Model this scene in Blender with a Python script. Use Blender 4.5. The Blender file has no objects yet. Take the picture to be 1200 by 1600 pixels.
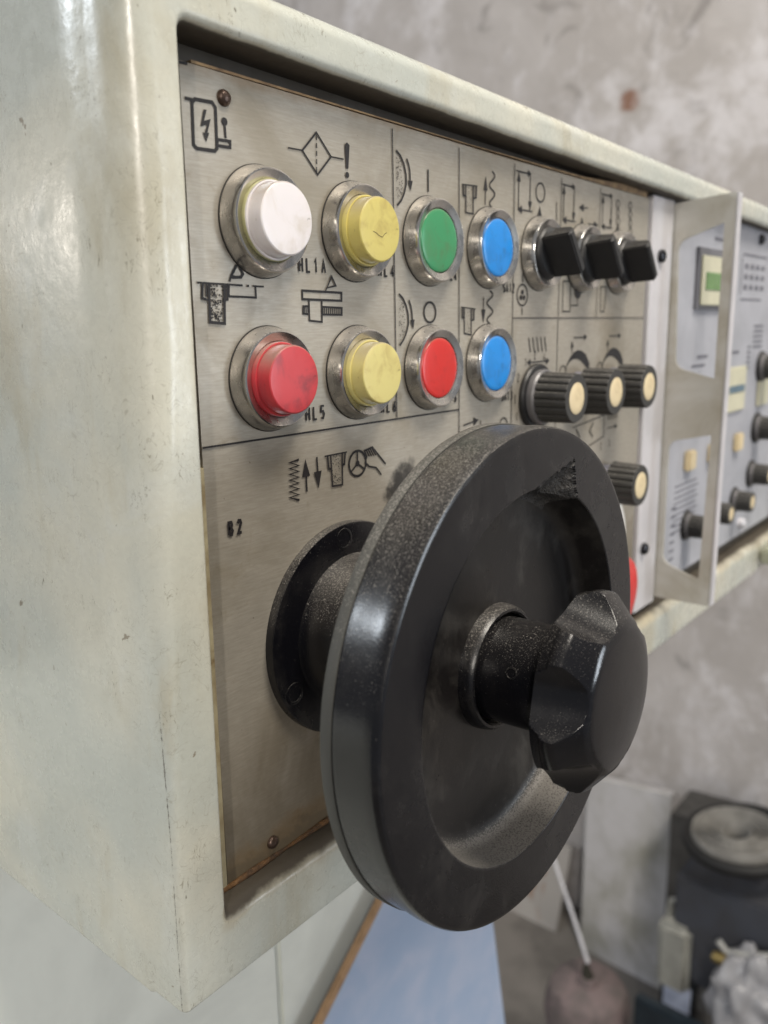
import bpy, bmesh, math, random
from mathutils import Vector, Matrix, noise
from mathutils.geometry import tessellate_polygon
random.seed(7)
S = 0.18                      # one drawing unit = 0.18 m (the plate is 0.23 m tall)
R = math.radians
sc = bpy.context.scene
col = sc.collection

# ------------------------------------------------------------------ camera
AX = Vector((0.63703866, -0.17893035, 0.74977708))      # world +x seen from the camera (right, down, forward)
AY = Vector((-0.77058886, -0.12340526, 0.62527111))
AZ = Vector((-0.01935354, -0.97609173, -0.21649565))
FPX = 1286.43
CAM = Vector((0.0, -1.0, 0.0))
def ray(u, v):
    c = Vector(((u-600)/FPX, (v-800)/FPX, 1.0))
    return Vector((AX.dot(c), AY.dot(c), AZ.dot(c)))
def aty(u, v, y=0.0):          # point of the plane y = const
    r = ray(u, v); return CAM + r*((y-CAM.y)/r.y)
def atx(u, v, x):              # point of the plane x = const
    r = ray(u, v); return CAM + r*((x-CAM.x)/r.x)
cam = bpy.data.cameras.new('camera'); co = bpy.data.objects.new('camera', cam); col.objects.link(co)
co.matrix_world = Matrix(((AX.x, -AX.y, -AX.z, CAM.x*S), (AY.x, -AY.y, -AY.z, CAM.y*S), (AZ.x, -AZ.y, -AZ.z, CAM.z*S), (0, 0, 0, 1)))
cam.sensor_fit = 'VERTICAL'; cam.sensor_height = 36.0; cam.lens = 36.0*FPX/1600.0
cam.clip_start = 0.005; cam.clip_end = 50
cam.dof.use_dof = True; cam.dof.focus_distance = 1.36*S; cam.dof.aperture_fstop = 12.0
sc.camera = co
# ------------------------------------------------------------------ light
w = bpy.data.worlds.new('World'); sc.world = w; w.use_nodes = True
w.node_tree.nodes['Background'].inputs[0].default_value = (0.90, 0.93, 1.0, 1)
w.node_tree.nodes['Background'].inputs[1].default_value = 0.235
def lamp(name, az, el, dist, sx, sy, power, colr, target=(1.1, -.2, -.2), spread=180):
    l = bpy.data.lights.new(name, 'AREA'); l.shape = 'RECTANGLE'; l.size = sx*S; l.size_y = sy*S
    l.energy = power; l.color = colr; l.spread = R(spread)
    o = bpy.data.objects.new(name, l); col.objects.link(o)
    d = Vector((math.cos(R(az))*math.cos(R(el)), math.sin(R(az))*math.cos(R(el)), math.sin(R(el))))
    t = Vector(target); p = t + d*dist
    o.location = p*S
    o.rotation_euler = d.to_track_quat('Z', 'Y').to_euler()
    return o
lamp('overhead_lamp', -80, 64, 14, 6, 4, 78.0, (1.0, 0.93, 0.82))
lamp('window_light', 124, 7.5, 26, .9, 1.2, 11.0, (1.0, 0.92, 0.82))
lamp('side_window', 138, 23, 24, 1.8, 1.0, 34.0, (.86, .93, 1.0))
lamp('doorway_light', -52, 1, 22, 10, 8, 95.0, (0.84, 0.92, 1.0))
lamp('strip_lamp', -146, 18, 16, .5, 4.5, 30, (1.0, 0.93, 0.84))
lamp('ceiling_lamp', -10, 52, 14, 7, 5, 150.0, (1.0, 0.94, 0.88), target=(8, 3, -2))
sc.view_settings.view_transform = 'Standard'; sc.view_settings.look = 'None'
sc.view_settings.exposure = 0.10; sc.view_settings.gamma = 1.0

# ------------------------------------------------------------------ materials
class NT:
    def __init__(s, name):
        s.m = bpy.data.materials.new(name); s.m.use_nodes = True
        s.t = s.m.node_tree; s.b = s.t.nodes['Principled BSDF']
        s.tc = s.t.nodes.new('ShaderNodeTexCoord'); s.mp = s.t.nodes.new('ShaderNodeMapping')
        s.mp.inputs['Scale'].default_value = (1/S, 1/S, 1/S); s.l(s.tc.outputs['Object'], s.mp.inputs[0])
        s.p = s.mp.outputs[0]
        s.z = 0
    def l(s, a, b): s.t.links.new(a, b)
    def n(s, k): return s.t.nodes.new(k)
    def vec(s, sx, sy, sz):
        m = s.n('ShaderNodeMapping'); m.inputs['Scale'].default_value = (sx, sy, sz); s.l(s.p, m.inputs[0]); return m.outputs[0]
    def noise(s, scale, det=3, rough=.55, dist=0, vec=None, off=0):
        k = s.n('ShaderNodeTexNoise'); k.inputs['Scale'].default_value = scale; k.inputs['Detail'].default_value = det
        k.inputs['Roughness'].default_value = rough; k.inputs['Distortion'].default_value = dist
        v = vec or s.p
        if off:
            m = s.n('ShaderNodeMapping'); m.inputs['Location'].default_value = (off, off*.7, off*1.3); s.l(v, m.inputs[0]); v = m.outputs[0]
        s.l(v, k.inputs['Vector']); return k.outputs[0]
    def ramp(s, x, a, b, va=0.0, vb=1.0):
        k = s.n('ShaderNodeMapRange'); k.interpolation_type = 'SMOOTHSTEP'
        for i, q in enumerate((a, b, va, vb)): k.inputs[1+i].default_value = q
        s.l(x, k.inputs[0]); return k.outputs[0]
    def math(s, op, a, b=None):
        k = s.n('ShaderNodeMath'); k.operation = op
        for i, q in enumerate((a, b)):
            if q is None: continue
            if isinstance(q, (int, float)): k.inputs[i].default_value = q
            else: s.l(q, k.inputs[i])
        return k.outputs[0]
    def mix(s, f, a, b):
        k = s.n('ShaderNodeMix'); k.data_type = 'RGBA'
        if isinstance(f, (int, float)): k.inputs[0].default_value = f
        else: s.l(f, k.inputs[0])
        for i, q in ((6, a), (7, b)):
            if isinstance(q, (tuple, list)): k.inputs[i].default_value = (*q, 1)
            else: s.l(q, k.inputs[i])
        return k.outputs[2]
    def xyz(s):
        k = s.n('ShaderNodeSeparateXYZ'); s.l(s.p, k.inputs[0]); return k.outputs
    def normal_z(s):
        g = s.n('ShaderNodeNewGeometry'); k = s.n('ShaderNodeSeparateXYZ'); s.l(g.outputs['Normal'], k.inputs[0]); return k.outputs[2]
    def attr(s, name):
        k = s.n('ShaderNodeAttribute'); k.attribute_name = name; return k.outputs['Fac']
    def bump(s, h, strength, dist=.001, prev=None):
        k = s.n('ShaderNodeBump'); k.inputs['Strength'].default_value = strength; k.inputs['Distance'].default_value = dist
        s.l(h, k.inputs['Height'])
        if prev: s.l(prev, k.inputs['Normal'])
        return k.outputs[0]
    def out(s, base=None, rough=None, metal=None, nrm=None, **kw):
        for key, q in (('Base Color', base), ('Roughness', rough), ('Metallic', metal), ('Normal', nrm)):
            if q is None: continue
            i = s.b.inputs[key]
            if isinstance(q, (tuple, list)): i.default_value = (*q, 1)
            elif isinstance(q, (int, float)): i.default_value = q
            else: s.l(q, i)
        for k, q in kw.items(): s.b.inputs[k.replace('_', ' ')].default_value = q
        return s.m
MUL = 'MULTIPLY'
def m_paint():
    t = NT('grey_green_enamel_paint')
    big = t.noise(2.2, 4, .55, .4); big2 = t.noise(5.0, 5, .6, .6, off=9)
    c = t.mix(t.ramp(big, .35, .68), (.485, .51, .465), (.60, .59, .50))
    c = t.mix(t.ramp(big2, .52, .75, 0, .45), c, (.62, .65, .63))
    # yellowed handling dirt, drips and fine hair-like scratches
    st = t.noise(6, 6, .62, .3, vec=t.vec(1, 1, .35), off=3)
    c = t.mix(t.ramp(st, .50, .70, 0, .65), c, (.43, .395, .29))
    hair = t.noise(16, 2, .4, 3.2, off=5)
    line = t.ramp(t.math('ABSOLUTE', t.math('SUBTRACT', hair, .5)), .0, .012, 1, 0)
    gate = t.ramp(t.noise(5.5, 3, .5, off=21), .47, .56)
    c = t.mix(t.math(MUL, t.math(MUL, line, gate), .42), c, (.27, .25, .19))
    hair2 = t.noise(34, 2, .5, 2.0, vec=t.vec(1.5, 1.5, .5), off=15)
    l2 = t.ramp(t.math('ABSOLUTE', t.math('SUBTRACT', hair2, .5)), .0, .013, 1, 0)
    g2 = t.ramp(t.noise(14, 3, .5, off=31), .57, .63)
    c = t.mix(t.math(MUL, t.math(MUL, l2, g2), .7), c, (.17, .15, .10))
    sp = t.ramp(t.noise(60, 2, .5, vec=t.vec(1.4, 1.4, .6), off=2), .745, .78)
    c = t.mix(t.math(MUL, sp, .75), c, (.10, .085, .05))
    chp = t.ramp(t.noise(24, 4, .6, .3, off=51), .715, .73)
    c = t.mix(t.math(MUL, chp, .8), c, (.20, .16, .11))
    fine = t.noise(120, 3, .6, off=7)
    c = t.mix(t.ramp(fine, .4, .75, 0, .12), c, (.34, .33, .28))
    wn = t.noise(60, 6, .8, .8, off=4)
    wear = t.ramp(t.math('ADD', t.attr('wear'), t.math(MUL, wn, .9)), 1.17, 1.21)
    c = t.mix(t.math(MUL, wear, .8), c, (.10, .09, .075))
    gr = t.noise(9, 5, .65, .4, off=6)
    grime_shade = t.ramp(t.math('ADD', t.attr('grime_shade'), t.math(MUL, gr, .8)), .85, 1.25)
    warm = t.ramp(t.math('ADD', t.attr('grime_shade'), t.math(MUL, gr, 1.0)), .7, 1.0, 0, .4)
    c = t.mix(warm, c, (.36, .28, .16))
    c = t.mix(t.math(MUL, grime_shade, .93), c, (.045, .034, .024))  # ledge dirt, plus shade painted into the recess ceiling
    b = t.bump(t.noise(9, 2, .5), .03, .002)
    b = t.bump(t.noise(52, 3, .6), .20, .0004, b)
    b = t.bump(wear, .5, -.0006, b)
    r = t.math('ADD', t.ramp(t.noise(20, 4, .6, off=8), .3, .8, .21, .40), t.math(MUL, grime_shade, .4))
    return t.out(c, r, 0, b, Specular_IOR_Level=.5)
def m_plate():
    t = NT('brushed_nickel_grey_plate')
    br = t.noise(12, 4, .7, 0, vec=t.vec(1.8, 1, 22))
    br2 = t.noise(40, 2, .7, 0, vec=t.vec(1, 1, 7), off=3)
    c = t.mix(t.ramp(br, .35, .7), (.35, .32, .27), (.41, .375, .318))
    c = t.mix(t.ramp(br2, .4, .75, 0, .25), c, (.50, .47, .41))
    big = t.noise(3.2, 5, .6, .8, off=4)
    c = t.mix(t.ramp(big, .46, .72, 0, .6), c, (.25, .215, .155))
    sm = t.noise(13, 5, .65, 1.0, off=17)
    c = t.mix(t.ramp(sm, .6, .75, 0, .45), c, (.22, .185, .125))
    sp = t.ramp(t.noise(85, 2, .5, off=12), .735, .77)
    c = t.mix(t.math(MUL, sp, .6), c, (.11, .085, .06))
    x, y, z = t.xyz()
    # rust creeping up from the bottom edge, dark patch above the flange
    rn = t.noise(10, 6, .7, .7, off=2)
    rz = t.math('ADD', t.ramp(z, -.95, -.78, 1.15, 0), t.math(MUL, t.math('SUBTRACT', rn, .5), 1.5))
    c = t.mix(t.ramp(rz, .38, .85, 0, .92), c, (.19, .10, .035))
    rk = t.ramp(t.math('ADD', rz, t.math(MUL, t.noise(45, 4, .7, off=5), .5)), 1.02, 1.2)
    c = t.mix(t.math(MUL, rk, .8), c, (.035, .022, .014))
    bd = t.math('ADD', t.ramp(z, -.95, -.25, 1, 0), t.math(MUL, t.math('SUBTRACT', big, .5), 1.6))
    c = t.mix(t.ramp(bd, .2, 1.0, 0, .74), c, (.145, .115, .07))
    dx = t.math('POWER', t.math(MUL, t.math('SUBTRACT', x, 1.272), 15), 2)
    dz = t.math('POWER', t.math(MUL, t.math('SUBTRACT', z, -.345), 10), 2)
    gd = t.math('ADD', t.math('SQRT', t.math('ADD', dx, dz)), t.math(MUL, t.math('SUBTRACT', t.noise(18, 5, .6), .5), 1.8))
    gm = t.ramp(gd, .6, 1.15, .93, 0)
    c = t.mix(gm, c, (.02, .017, .015))
    # tarnish along the top edge
    tz = t.math('ADD', t.ramp(z, .325, .368, 0, 1), t.math(MUL, t.math('SUBTRACT', rn, .5), .9))
    c = t.mix(t.ramp(tz, .6, 1.1, 0, .5), c, (.22, .14, .07))
    b = t.bump(t.noise(22, 3, .7, vec=t.vec(1, 1, 20)), .10, .0004)
    b = t.bump(t.noise(4, 3, .5), .25, .0015, b)
    met = t.ramp(rz, .3, .8, .42, .0)
    return t.out(c, t.ramp(sm, .3, .7, .42, .56), met, b)
def m_chrome(name, tint=(.58, .565, .54), r0=.14, r1=.42):
    t = NT(name)
    n1 = t.noise(14, 5, .6, .6); n2 = t.noise(70, 3, .6, off=4)
    nz = t.normal_z()
    dust = t.math('ADD', t.ramp(nz, -.2, 1.0, 0, .75), t.math(MUL, t.math('SUBTRACT', n1, .5), 1.0))
    dk = t.ramp(dust, .35, .75, 0, .6)
    c = t.mix(t.ramp(n1, .4, .7), tint, tuple(q*.72 for q in tint))
    c = t.mix(dk, c, (.24, .21, .18))
    c = t.mix(t.ramp(n2, .66, .74, 0, .5), c, (.15, .12, .09))
    return t.out(c, t.math('ADD', t.ramp(n1, .35, .7, r0, r1), t.math(MUL, dk, .3)), t.ramp(dk, 0, .6, .96, .55), t.bump(n2, .08, .0003))
def m_black(name, base=(.004, .004, .0055), rough=.17, dust=1.0, grey=(.20, .185, .165), front=0.0, bl=0.0):
    t = NT(name)
    nz = t.normal_z()
    s1 = t.noise(330, 2, .6); s2 = t.noise(620, 2, .5, off=5); patch = t.noise(5, 5, .6, .8, off=2)
    streak = t.noise(9, 5, .7, .4, vec=t.vec(1.5, 1.5, 1), off=8)
    up = t.ramp(nz, -.1, .95, -.045, .14*dust)
    lev = t.math('ADD', up, t.math(MUL, t.math('SUBTRACT', patch, .5), .10*dust))
    k1 = t.ramp(t.math('ADD', s1, lev), .67, .76, 0, .7)
    k2 = t.ramp(t.math('ADD', s2, lev), .67, .75, 0, .55)
    film = t.math('ADD', t.ramp(nz, .2, 1, 0, .11*dust), t.ramp(t.math('ADD', streak, t.math(MUL, patch, .4)), .66, 1.05, 0, .09*dust))
    c = t.mix(film, base, grey)
    c = t.mix(t.math(MUL, k2, .6), c, (.26, .24, .22)); c = t.mix(t.math(MUL, k1, .55), c, (.33, .31, .28))
    sc_ = t.noise(7, 2, .4, 2.4, vec=t.vec(2, 2, .7), off=12)
    line = t.math(MUL, t.ramp(t.math('ABSOLUTE', t.math('SUBTRACT', sc_, .5)), 0, .006, 1, 0), t.ramp(patch, .55, .65, 0, .15))
    c = t.mix(line, c, (.16, .15, .14))
    r = t.math('ADD', t.ramp(patch, .3, .7, rough, rough+.12), t.math(MUL, film, .9))
    b = t.bump(t.noise(40, 4, .6, off=3), .06, .0006); b = t.bump(s1, .12, .0002, b)
    return t.out(c, r, 0, b, Specular_IOR_Level=.45)
def m_plastic(name, base, dirt=(.25, .2, .12), rough=.4, amt=.5, blot=9, sss=0.0):
    t = NT(name)
    n1 = t.noise(blot, 4, .6, 1.0); n2 = t.noise(60, 3, .6, off=4)
    c = t.mix(t.ramp(n1, .46, .72, 0, amt), base, dirt)
    c = t.mix(t.ramp(n2, .68, .75, 0, .5), c, tuple(q*.3 for q in dirt))
    nz = t.normal_z()
    c = t.mix(t.ramp(nz, .05, .8, 0, .7), c, (.25, .21, .17))
    t.out(c, rough, 0, t.bump(n1, .12, .001))
    if sss: t.b.inputs['Subsurface Weight'].default_value = sss; t.b.inputs['Subsurface Scale'].default_value = .003; t.b.inputs['Subsurface Radius'].default_value = (1, .8, .5)
    return t.m
def m_plain(name, base, rough=.5, metal=0.0, var=.25, scale=12, dirt=None, bump=.1):
    t = NT(name)
    n1 = t.noise(scale, 5, .6, .4)
    c = t.mix(t.ramp(n1, .35, .72), base, dirt or tuple(q*(1-var) for q in base))
    return t.out(c, rough, metal, t.bump(t.noise(scale*4, 3, .6), bump, .0015))
def m_wall():
    t = NT('stained_concrete')
    a = t.noise(.42, 6, .6, .7); b2 = t.noise(1.1, 6, .65, .8, vec=t.vec(1, 1, .55), off=5); d = t.noise(4.5, 5, .7, .5, off=2)
    c = t.mix(t.ramp(a, .35, .66), (.47, .44, .42), (.57, .54, .525))
    wh = t.math('ADD', b2, t.math(MUL, t.math('SUBTRACT', d, .5), .45))
    c = t.mix(t.ramp(wh, .48, .74, 0, .7), c, (.80, .78, .80))
    c = t.mix(t.ramp(t.noise(1.6, 5, .6, 1, off=13), .58, .72, 0, .55), c, (.22, .20, .19))
    x, y, z = t.xyz(); q = atx(983, 157, 10.6)
    dd = t.math('SQRT', t.math('ADD', t.math('POWER', t.math('SUBTRACT', y, q.y), 2), t.math('POWER', t.math('SUBTRACT', z, q.z), 2)))
    dd = t.math('ADD', dd, t.math(MUL, t.math('SUBTRACT', d, .5), .22))
    c = t.mix(t.ramp(dd, .08, .17, .9, 0), c, (.24, .11, .06))
    q = atx(1040, 190, 10.6)
    pz = t.math('SQRT', t.math('ADD', t.math('POWER', t.math(MUL, t.math('SUBTRACT', y, q.y), .55), 2), t.math('POWER', t.math('SUBTRACT', z, q.z), 2)))
    pl_ = t.math('ADD', t.ramp(pz, .2, 1.9, .55, 0), t.math(MUL, t.math('SUBTRACT', t.noise(2.2, 6, .62, .15, off=41), .5), 1.5))
    c = t.mix(t.ramp(pl_, .35, .70, 0, .62), c, (.78, .76, .78))
    c = t.mix(t.ramp(d, .5, .8, 0, .25), c, (.5, .48, .47))
    return t.out(c, .8, 0, t.bump(t.noise(3, 6, .7), .35, .01))
PAINT = m_paint(); PLATE = m_plate(); CHROME = m_chrome('dull_chrome')
BLACK = m_black('black_bakelite'); GLOSS = m_black('polished_black_bakelite', dust=.45, rough=.13)
BLACKM = m_black('black_plastic_matt', (.014, .014, .015), .38, .7)
BAND = m_black('dusty_rim_band', (.05, .05, .045), .55, 1.2, (.22, .21, .18))
DISH = m_black('black_dish', (.008, .007, .007), .26, 1.9, (.27, .25, .22))
KNOBM = m_black('knob_grey_black', (.035, .034, .032), .45, .8, (.2, .19, .18))
INK = m_plain('black_engraving_ink', (.012, .010, .011), .6, 0, .3, 60)
GAP = m_plain('near_black', (.02, .018, .016), .7)
WHITE = m_plastic('white_cap', (.78, .74, .75), (.50, .43, .33), .35, .5, 9, .1)
YEL = m_plastic('yellow_cap', (.62, .53, .16), (.42, .32, .09), .38, .7, 16, .1)
YEL2 = m_plastic('pale_yellow_cap', (.66, .58, .22), (.50, .40, .14), .38, .8, 18, .1)
REDT = m_plastic('red_cap', (.55, .045, .055), (.20, .03, .04), .36, .85, 10, .1)
REDF = m_plastic('red_lens', (.60, .022, .018), (.25, .02, .02), .3, .25, 20)
GRN = m_plastic('green_lens', (.04, .27, .11), (.09, .17, .07), .3, .7, 12)
BLU = m_plastic('blue_lens', (.008, .25, .72), (.015, .10, .30), .3, .6, 14)
CREAM = m_plastic('cream_inlay', (.72, .60, .38), (.48, .36, .18), .45, .5, 22)
TAN = m_plain('tan_sealing_strip', (.40, .27, .14), .7, 0, .5, 25, (.18, .11, .06))
SEAL = m_plain('yellowed_sealant', (.42, .37, .24), .55, 0, .4, 14, (.20, .14, .07))
RIVET = m_plain('brown_rivet', (.10, .065, .05), .35, .6, .4, 60)
ALU = m_plain('pale_aluminium', (.70, .69, .72), .36, .3, .12, 7)
STEEL = m_plain('grey_sheet_steel', (.56, .55, .51), .40, .2, .3, 5, (.40, .37, .30))
MODP = m_plain('blue_grey_panel', (.43, .44, .485), .5, .1, .15, 6)
INKG = m_plain('grey_print', (.16, .16, .19), .6)
LCDF = m_plain('cream_display_bezel', (.62, .60, .45), .5, 0, .1, 8)
LCD = m_plain('green_display_glass', (.15, .30, .10), .25, 0, .2, 20)
WALL = m_wall()
FLOOR = m_plain('dusty_concrete_floor', (.20, .185, .17), .85, 0, .4, 1.2)

# ------------------------------------------------------------------ builders (all lengths in drawing units)
WP = {}
def link(o, parent=None, loc=(0, 0, 0)):
    col.objects.link(o); loc = Vector(loc)
    WP[o] = loc.copy()
    if parent is not None:
        o.parent = parent; loc = loc - WP[parent]
    o.location = loc*S
    return o
def thing(name, loc, label, cat, group=None):
    o = bpy.data.objects.new(name, None); o.empty_display_size = .02
    link(o, None, loc); o['label'] = label; o['category'] = cat
    if group: o['group'] = group
    return o
def tag(o, label=None, cat=None, group=None, kind=None):
    if label: o['label'] = label
    if cat: o['category'] = cat
    if group: o['group'] = group
    if kind: o['kind'] = kind
    return o
def mesh(name, vs, fs, mat, sharp=35, attrs=None):
    me = bpy.data.meshes.new(name)
    me.from_pydata([tuple(Vector(v)*S) for v in vs], [], fs); me.validate()
    bm = bmesh.new(); bm.from_mesh(me); bmesh.ops.recalc_face_normals(bm, faces=bm.faces); bm.to_mesh(me); bm.free()
    me.materials.append(mat)
    for p in me.polygons: p.use_smooth = True
    me.set_sharp_from_angle(angle=R(sharp))
    if attrs:
        for k, vals in attrs.items():
            a = me.attributes.new(k, 'FLOAT', 'POINT'); a.data.foreach_set('value', vals)
    return me
def obj(name, me, parent=None, loc=(0, 0, 0)):
    return link(bpy.data.objects.new(name, me), parent, loc)
def lathe_geo(prof, seg=64, fn=None, cap0=True, cap1=True):
    vs, fs = [], []
    for (r, y) in prof:
        for k in range(seg):
            a = 2*math.pi*k/seg
            rr, yy = (fn(r, y, a) if fn else (r, y))
            vs.append((rr*math.cos(a), yy, rr*math.sin(a)))
    for i in range(len(prof)-1):
        for k in range(seg):
            k2 = (k+1) % seg
            fs.append((i*seg+k, i*seg+k2, (i+1)*seg+k2, (i+1)*seg+k))
    if cap0: fs.append(tuple(range(seg)))
    if cap1: fs.append(tuple((len(prof)-1)*seg+k for k in range(seg)))
    return vs, fs
def lathe(name, prof, mat, seg=64, sharp=35, **kw):
    v, f = lathe_geo(prof, seg, **kw); return mesh(name, v, f, mat, sharp)
def box(name, x0, x1, y0, y1, z0, z1, mat, bev=.003, seg=2):
    bm = bmesh.new()
    v = [bm.verts.new((x*S, y*S, z*S)) for x in (x0, x1) for y in (y0, y1) for z in (z0, z1)]
    for f in ((0, 1, 3, 2), (4, 6, 7, 5), (0, 4, 5, 1), (2, 3, 7, 6), (0, 2, 6, 4), (1, 5, 7, 3)): bm.faces.new([v[i] for i in f])
    bmesh.ops.recalc_face_normals(bm, faces=bm.faces)
    if bev: bmesh.ops.bevel(bm, geom=bm.edges[:], offset=bev*S, segments=seg, affect='EDGES')
    me = bpy.data.meshes.new(name); bm.to_mesh(me); bm.free(); me.materials.append(mat)
    for p in me.polygons: p.use_smooth = True
    me.set_sharp_from_angle(angle=R(40))
    return me
def prism(name, loops, axis, lo, hi, mat, bev=0, sharp=35):
    """loops: [outer, hole...] of 2-D points, extruded along axis ('x','y') from lo to hi"""
    tri = tessellate_polygon([[Vector((a, b, 0)) for a, b in L] for L in loops])
    flat = [p for L in loops for p in L]; n = len(flat)
    def mk(p, t): return (t, p[0], p[1]) if axis == 'x' else (p[0], t, p[1])
    vs = [mk(p, lo) for p in flat]+[mk(p, hi) for p in flat]
    fs = [tuple(t) for t in tri]+[tuple(i+n for i in reversed(t)) for t in tri]
    b = 0
    for L in loops:
        m = len(L)
        for i in range(m):
            j = (i+1) % m; fs.append((b+i, b+j, b+j+n, b+i+n))
        b += m
    return mesh(name, vs, fs, mat, sharp)
def tube(name, pts, r, mat, seg=10, sharp=50):
    P = [Vector(p) for p in pts]; vs, fs = [], []
    rr = r if isinstance(r, (list, tuple)) else [r]*len(P)
    up = Vector((.13, .2, 1)).normalized()
    for i, p in enumerate(P):
        d = (P[min(i+1, len(P)-1)]-P[max(i-1, 0)]).normalized()
        a = d.cross(up).normalized(); b = d.cross(a).normalized()
        for k in range(seg):
            q = 2*math.pi*k/seg; vs.append(p+a*math.cos(q)*rr[i]+b*math.sin(q)*rr[i])
    for i in range(len(P)-1):
        for k in range(seg):
            k2 = (k+1) % seg; fs.append((i*seg+k, i*seg+k2, (i+1)*seg+k2, (i+1)*seg+k))
    fs.append(tuple(range(seg))); fs.append(tuple((len(P)-1)*seg+k for k in range(seg)))
    return mesh(name, vs, fs, mat, sharp)
def roundrect(x0, x1, z0, z1, r, n=5):
    o = []
    for cx, cz, a0 in ((x1-r, z1-r, 0), (x0+r, z1-r, 90), (x0+r, z0+r, 180), (x1-r, z0+r, 270)):
        for i in range(n+1):
            a = R(a0+90*i/n); o.append((cx+r*math.cos(a), cz+r*math.sin(a)))
    return o

# ================================================================== THE SETTING
WX = 10.6
def grid(name, o, e1, e2, n1, n2, mat, amp=0, fr=1):
    vs, fs = [], []; o, e1, e2 = Vector(o), Vector(e1), Vector(e2); nr = e1.cross(e2).normalized()
    for i in range(n1+1):
        for j in range(n2+1):
            p = o+e1*(i/n1)+e2*(j/n2); vs.append(p+nr*noise.noise(p*fr)*amp)
    for i in range(n1):
        for j in range(n2):
            a = i*(n2+1)+j; fs.append((a, a+1, a+n2+2, a+n2+1))
    return mesh(name, vs, fs, mat)
tag(obj('wall', grid('wall', (WX, -14, -9.2), (0, 40, 0), (0, 0, 22), 60, 40, WALL, .06, .6)), kind='structure')
tag(obj('floor', grid('floor', (-14, -14, -9), (26, 0, 0), (0, 40, 0), 40, 40, FLOOR, .03, .8)), kind='structure')

# ================================================================== CONTROL CABINET
cab = thing('control_cabinet', (2.4, .8, -1.06), 'pale grey green enamelled machine control cabinet with recessed brushed metal button panel', 'control cabinet')
D = .045
def rectloop(x0, x1, z0, z1, r, ns=40, nc=6):
    """clockwise-consistent loop with unit outward normals"""
    out = []
    cs = [(x1-r, z1-r, 0), (x0+r, z1-r, 90), (x0+r, z0+r, 180), (x1-r, z0+r, 270)]
    for q in range(4):
        cx, cz, a0 = cs[q]
        for i in range(nc+1):
            a = R(a0+90*i/nc); out.append((cx+r*math.cos(a), cz+r*math.sin(a), math.cos(a), math.sin(a)))
        nx_, nz_, na = cs[(q+1) % 4]; a = R(a0+90)
        p0 = (cx+r*math.cos(a), cz+r*math.sin(a)); p1 = (nx_+r*math.cos(a), nz_+r*math.sin(a))
        for i in range(1, ns):
            t = i/ns; out.append((p0[0]+(p1[0]-p0[0])*t, p0[1]+(p1[1]-p0[1])*t, math.cos(a), math.sin(a)))
    return out
def clamp(x, a=0., b=1.): return max(a, min(b, x))
def warp(x, z):
    wx = .018*(z+.3)*max(0, 1-(x-.6)/2.0)
    wz = -(x-.9)*.020*clamp(z/.3)
    return x+wx, z+wz
outer = rectloop(.641, 4.5, -1.062, .490, .015)
inner = rectloop(.735, 4.3, -.922, .397, .016)
loops = []          # each: list of (x, y, z, wear, grime_shade)
def shrink(L, f): return [(x-nx*f(nx, nz, x, z), z-nz*f(nx, nz, x, z), nx, nz) for x, z, nx, nz in L]
def add(L, yf, wear=0, grime_shade=0):
    row = []
    for x, z, nx, nz in L:
        xx, zz = warp(x, z); y = yf(nx, nz, x, z) if callable(yf) else yf
        wv = wear(nx, nz, x, z) if callable(wear) else wear
        gv = grime_shade(nx, nz, x, z) if callable(grime_shade) else grime_shade
        row.append((xx, y, zz, wv, gv))
    loops.append(row)
def Rout(nx, nz, x, z):
    if nx < -.7: return .012+.038*clamp((z+.75)/.75)
    return .012+(.026*nz*nz if nz > 0 else 0)
for y in (1.7, 1.3, .9, .5, .25, .1, .045): add(outer, y)
NA = 9
edgew = lambda nx, nz, x, z: (.80 if z < -.55 and nx < -.5 else .55 if nx < -.5 else .72 if nz < -.5 else .62 if nz > .5 else 0)
for i in range(NA+1):
    a = R(90*i/NA)
    f = lambda nx, nz, x, z, a=a: .004+Rout(nx, nz, x, z)*(1-math.cos(a))
    L = shrink(outer, f)
    def yf(nx, nz, x, z, a=a):
        rr = Rout(nx, nz, x, z); dep = min(.082, rr*1.7)
        return .036-(.081-dep)*(1 if a > 0 else 0)-dep*math.sin(a)
    add(L, yf, wear=(lambda nx, nz, x, z, i=i: edgew(nx, nz, x, z)*(1 if i == 3 else .4 if i in (2, 4) else 0)))
front_out = loops[-1]
Rin = lambda nx, nz, x, z: .007*nx*nx+nz*nz*(.016 if nz > 0 else .027)
inn_front = [(x+nx*Rin(nx, nz, x, z), z+nz*Rin(nx, nz, x, z), nx, nz) for x, z, nx, nz in inner]
wi = [warp(x, z) for x, z, _, _ in inn_front]
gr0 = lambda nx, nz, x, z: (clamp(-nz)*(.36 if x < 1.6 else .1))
for k in range(1, 7):
    t = k/6; row = []
    for a, b, q in zip(front_out, wi, inn_front):
        x = a[0]+(b[0]-a[0])*t; z = a[2]+(b[1]-a[2])*t
        y = -D+.0022*noise.noise(Vector((x*7, 0, z*7)))+.0012*noise.noise(Vector((x*19, 3, z*19)))
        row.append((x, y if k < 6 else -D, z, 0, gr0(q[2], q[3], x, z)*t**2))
    loops.append(row)
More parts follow.
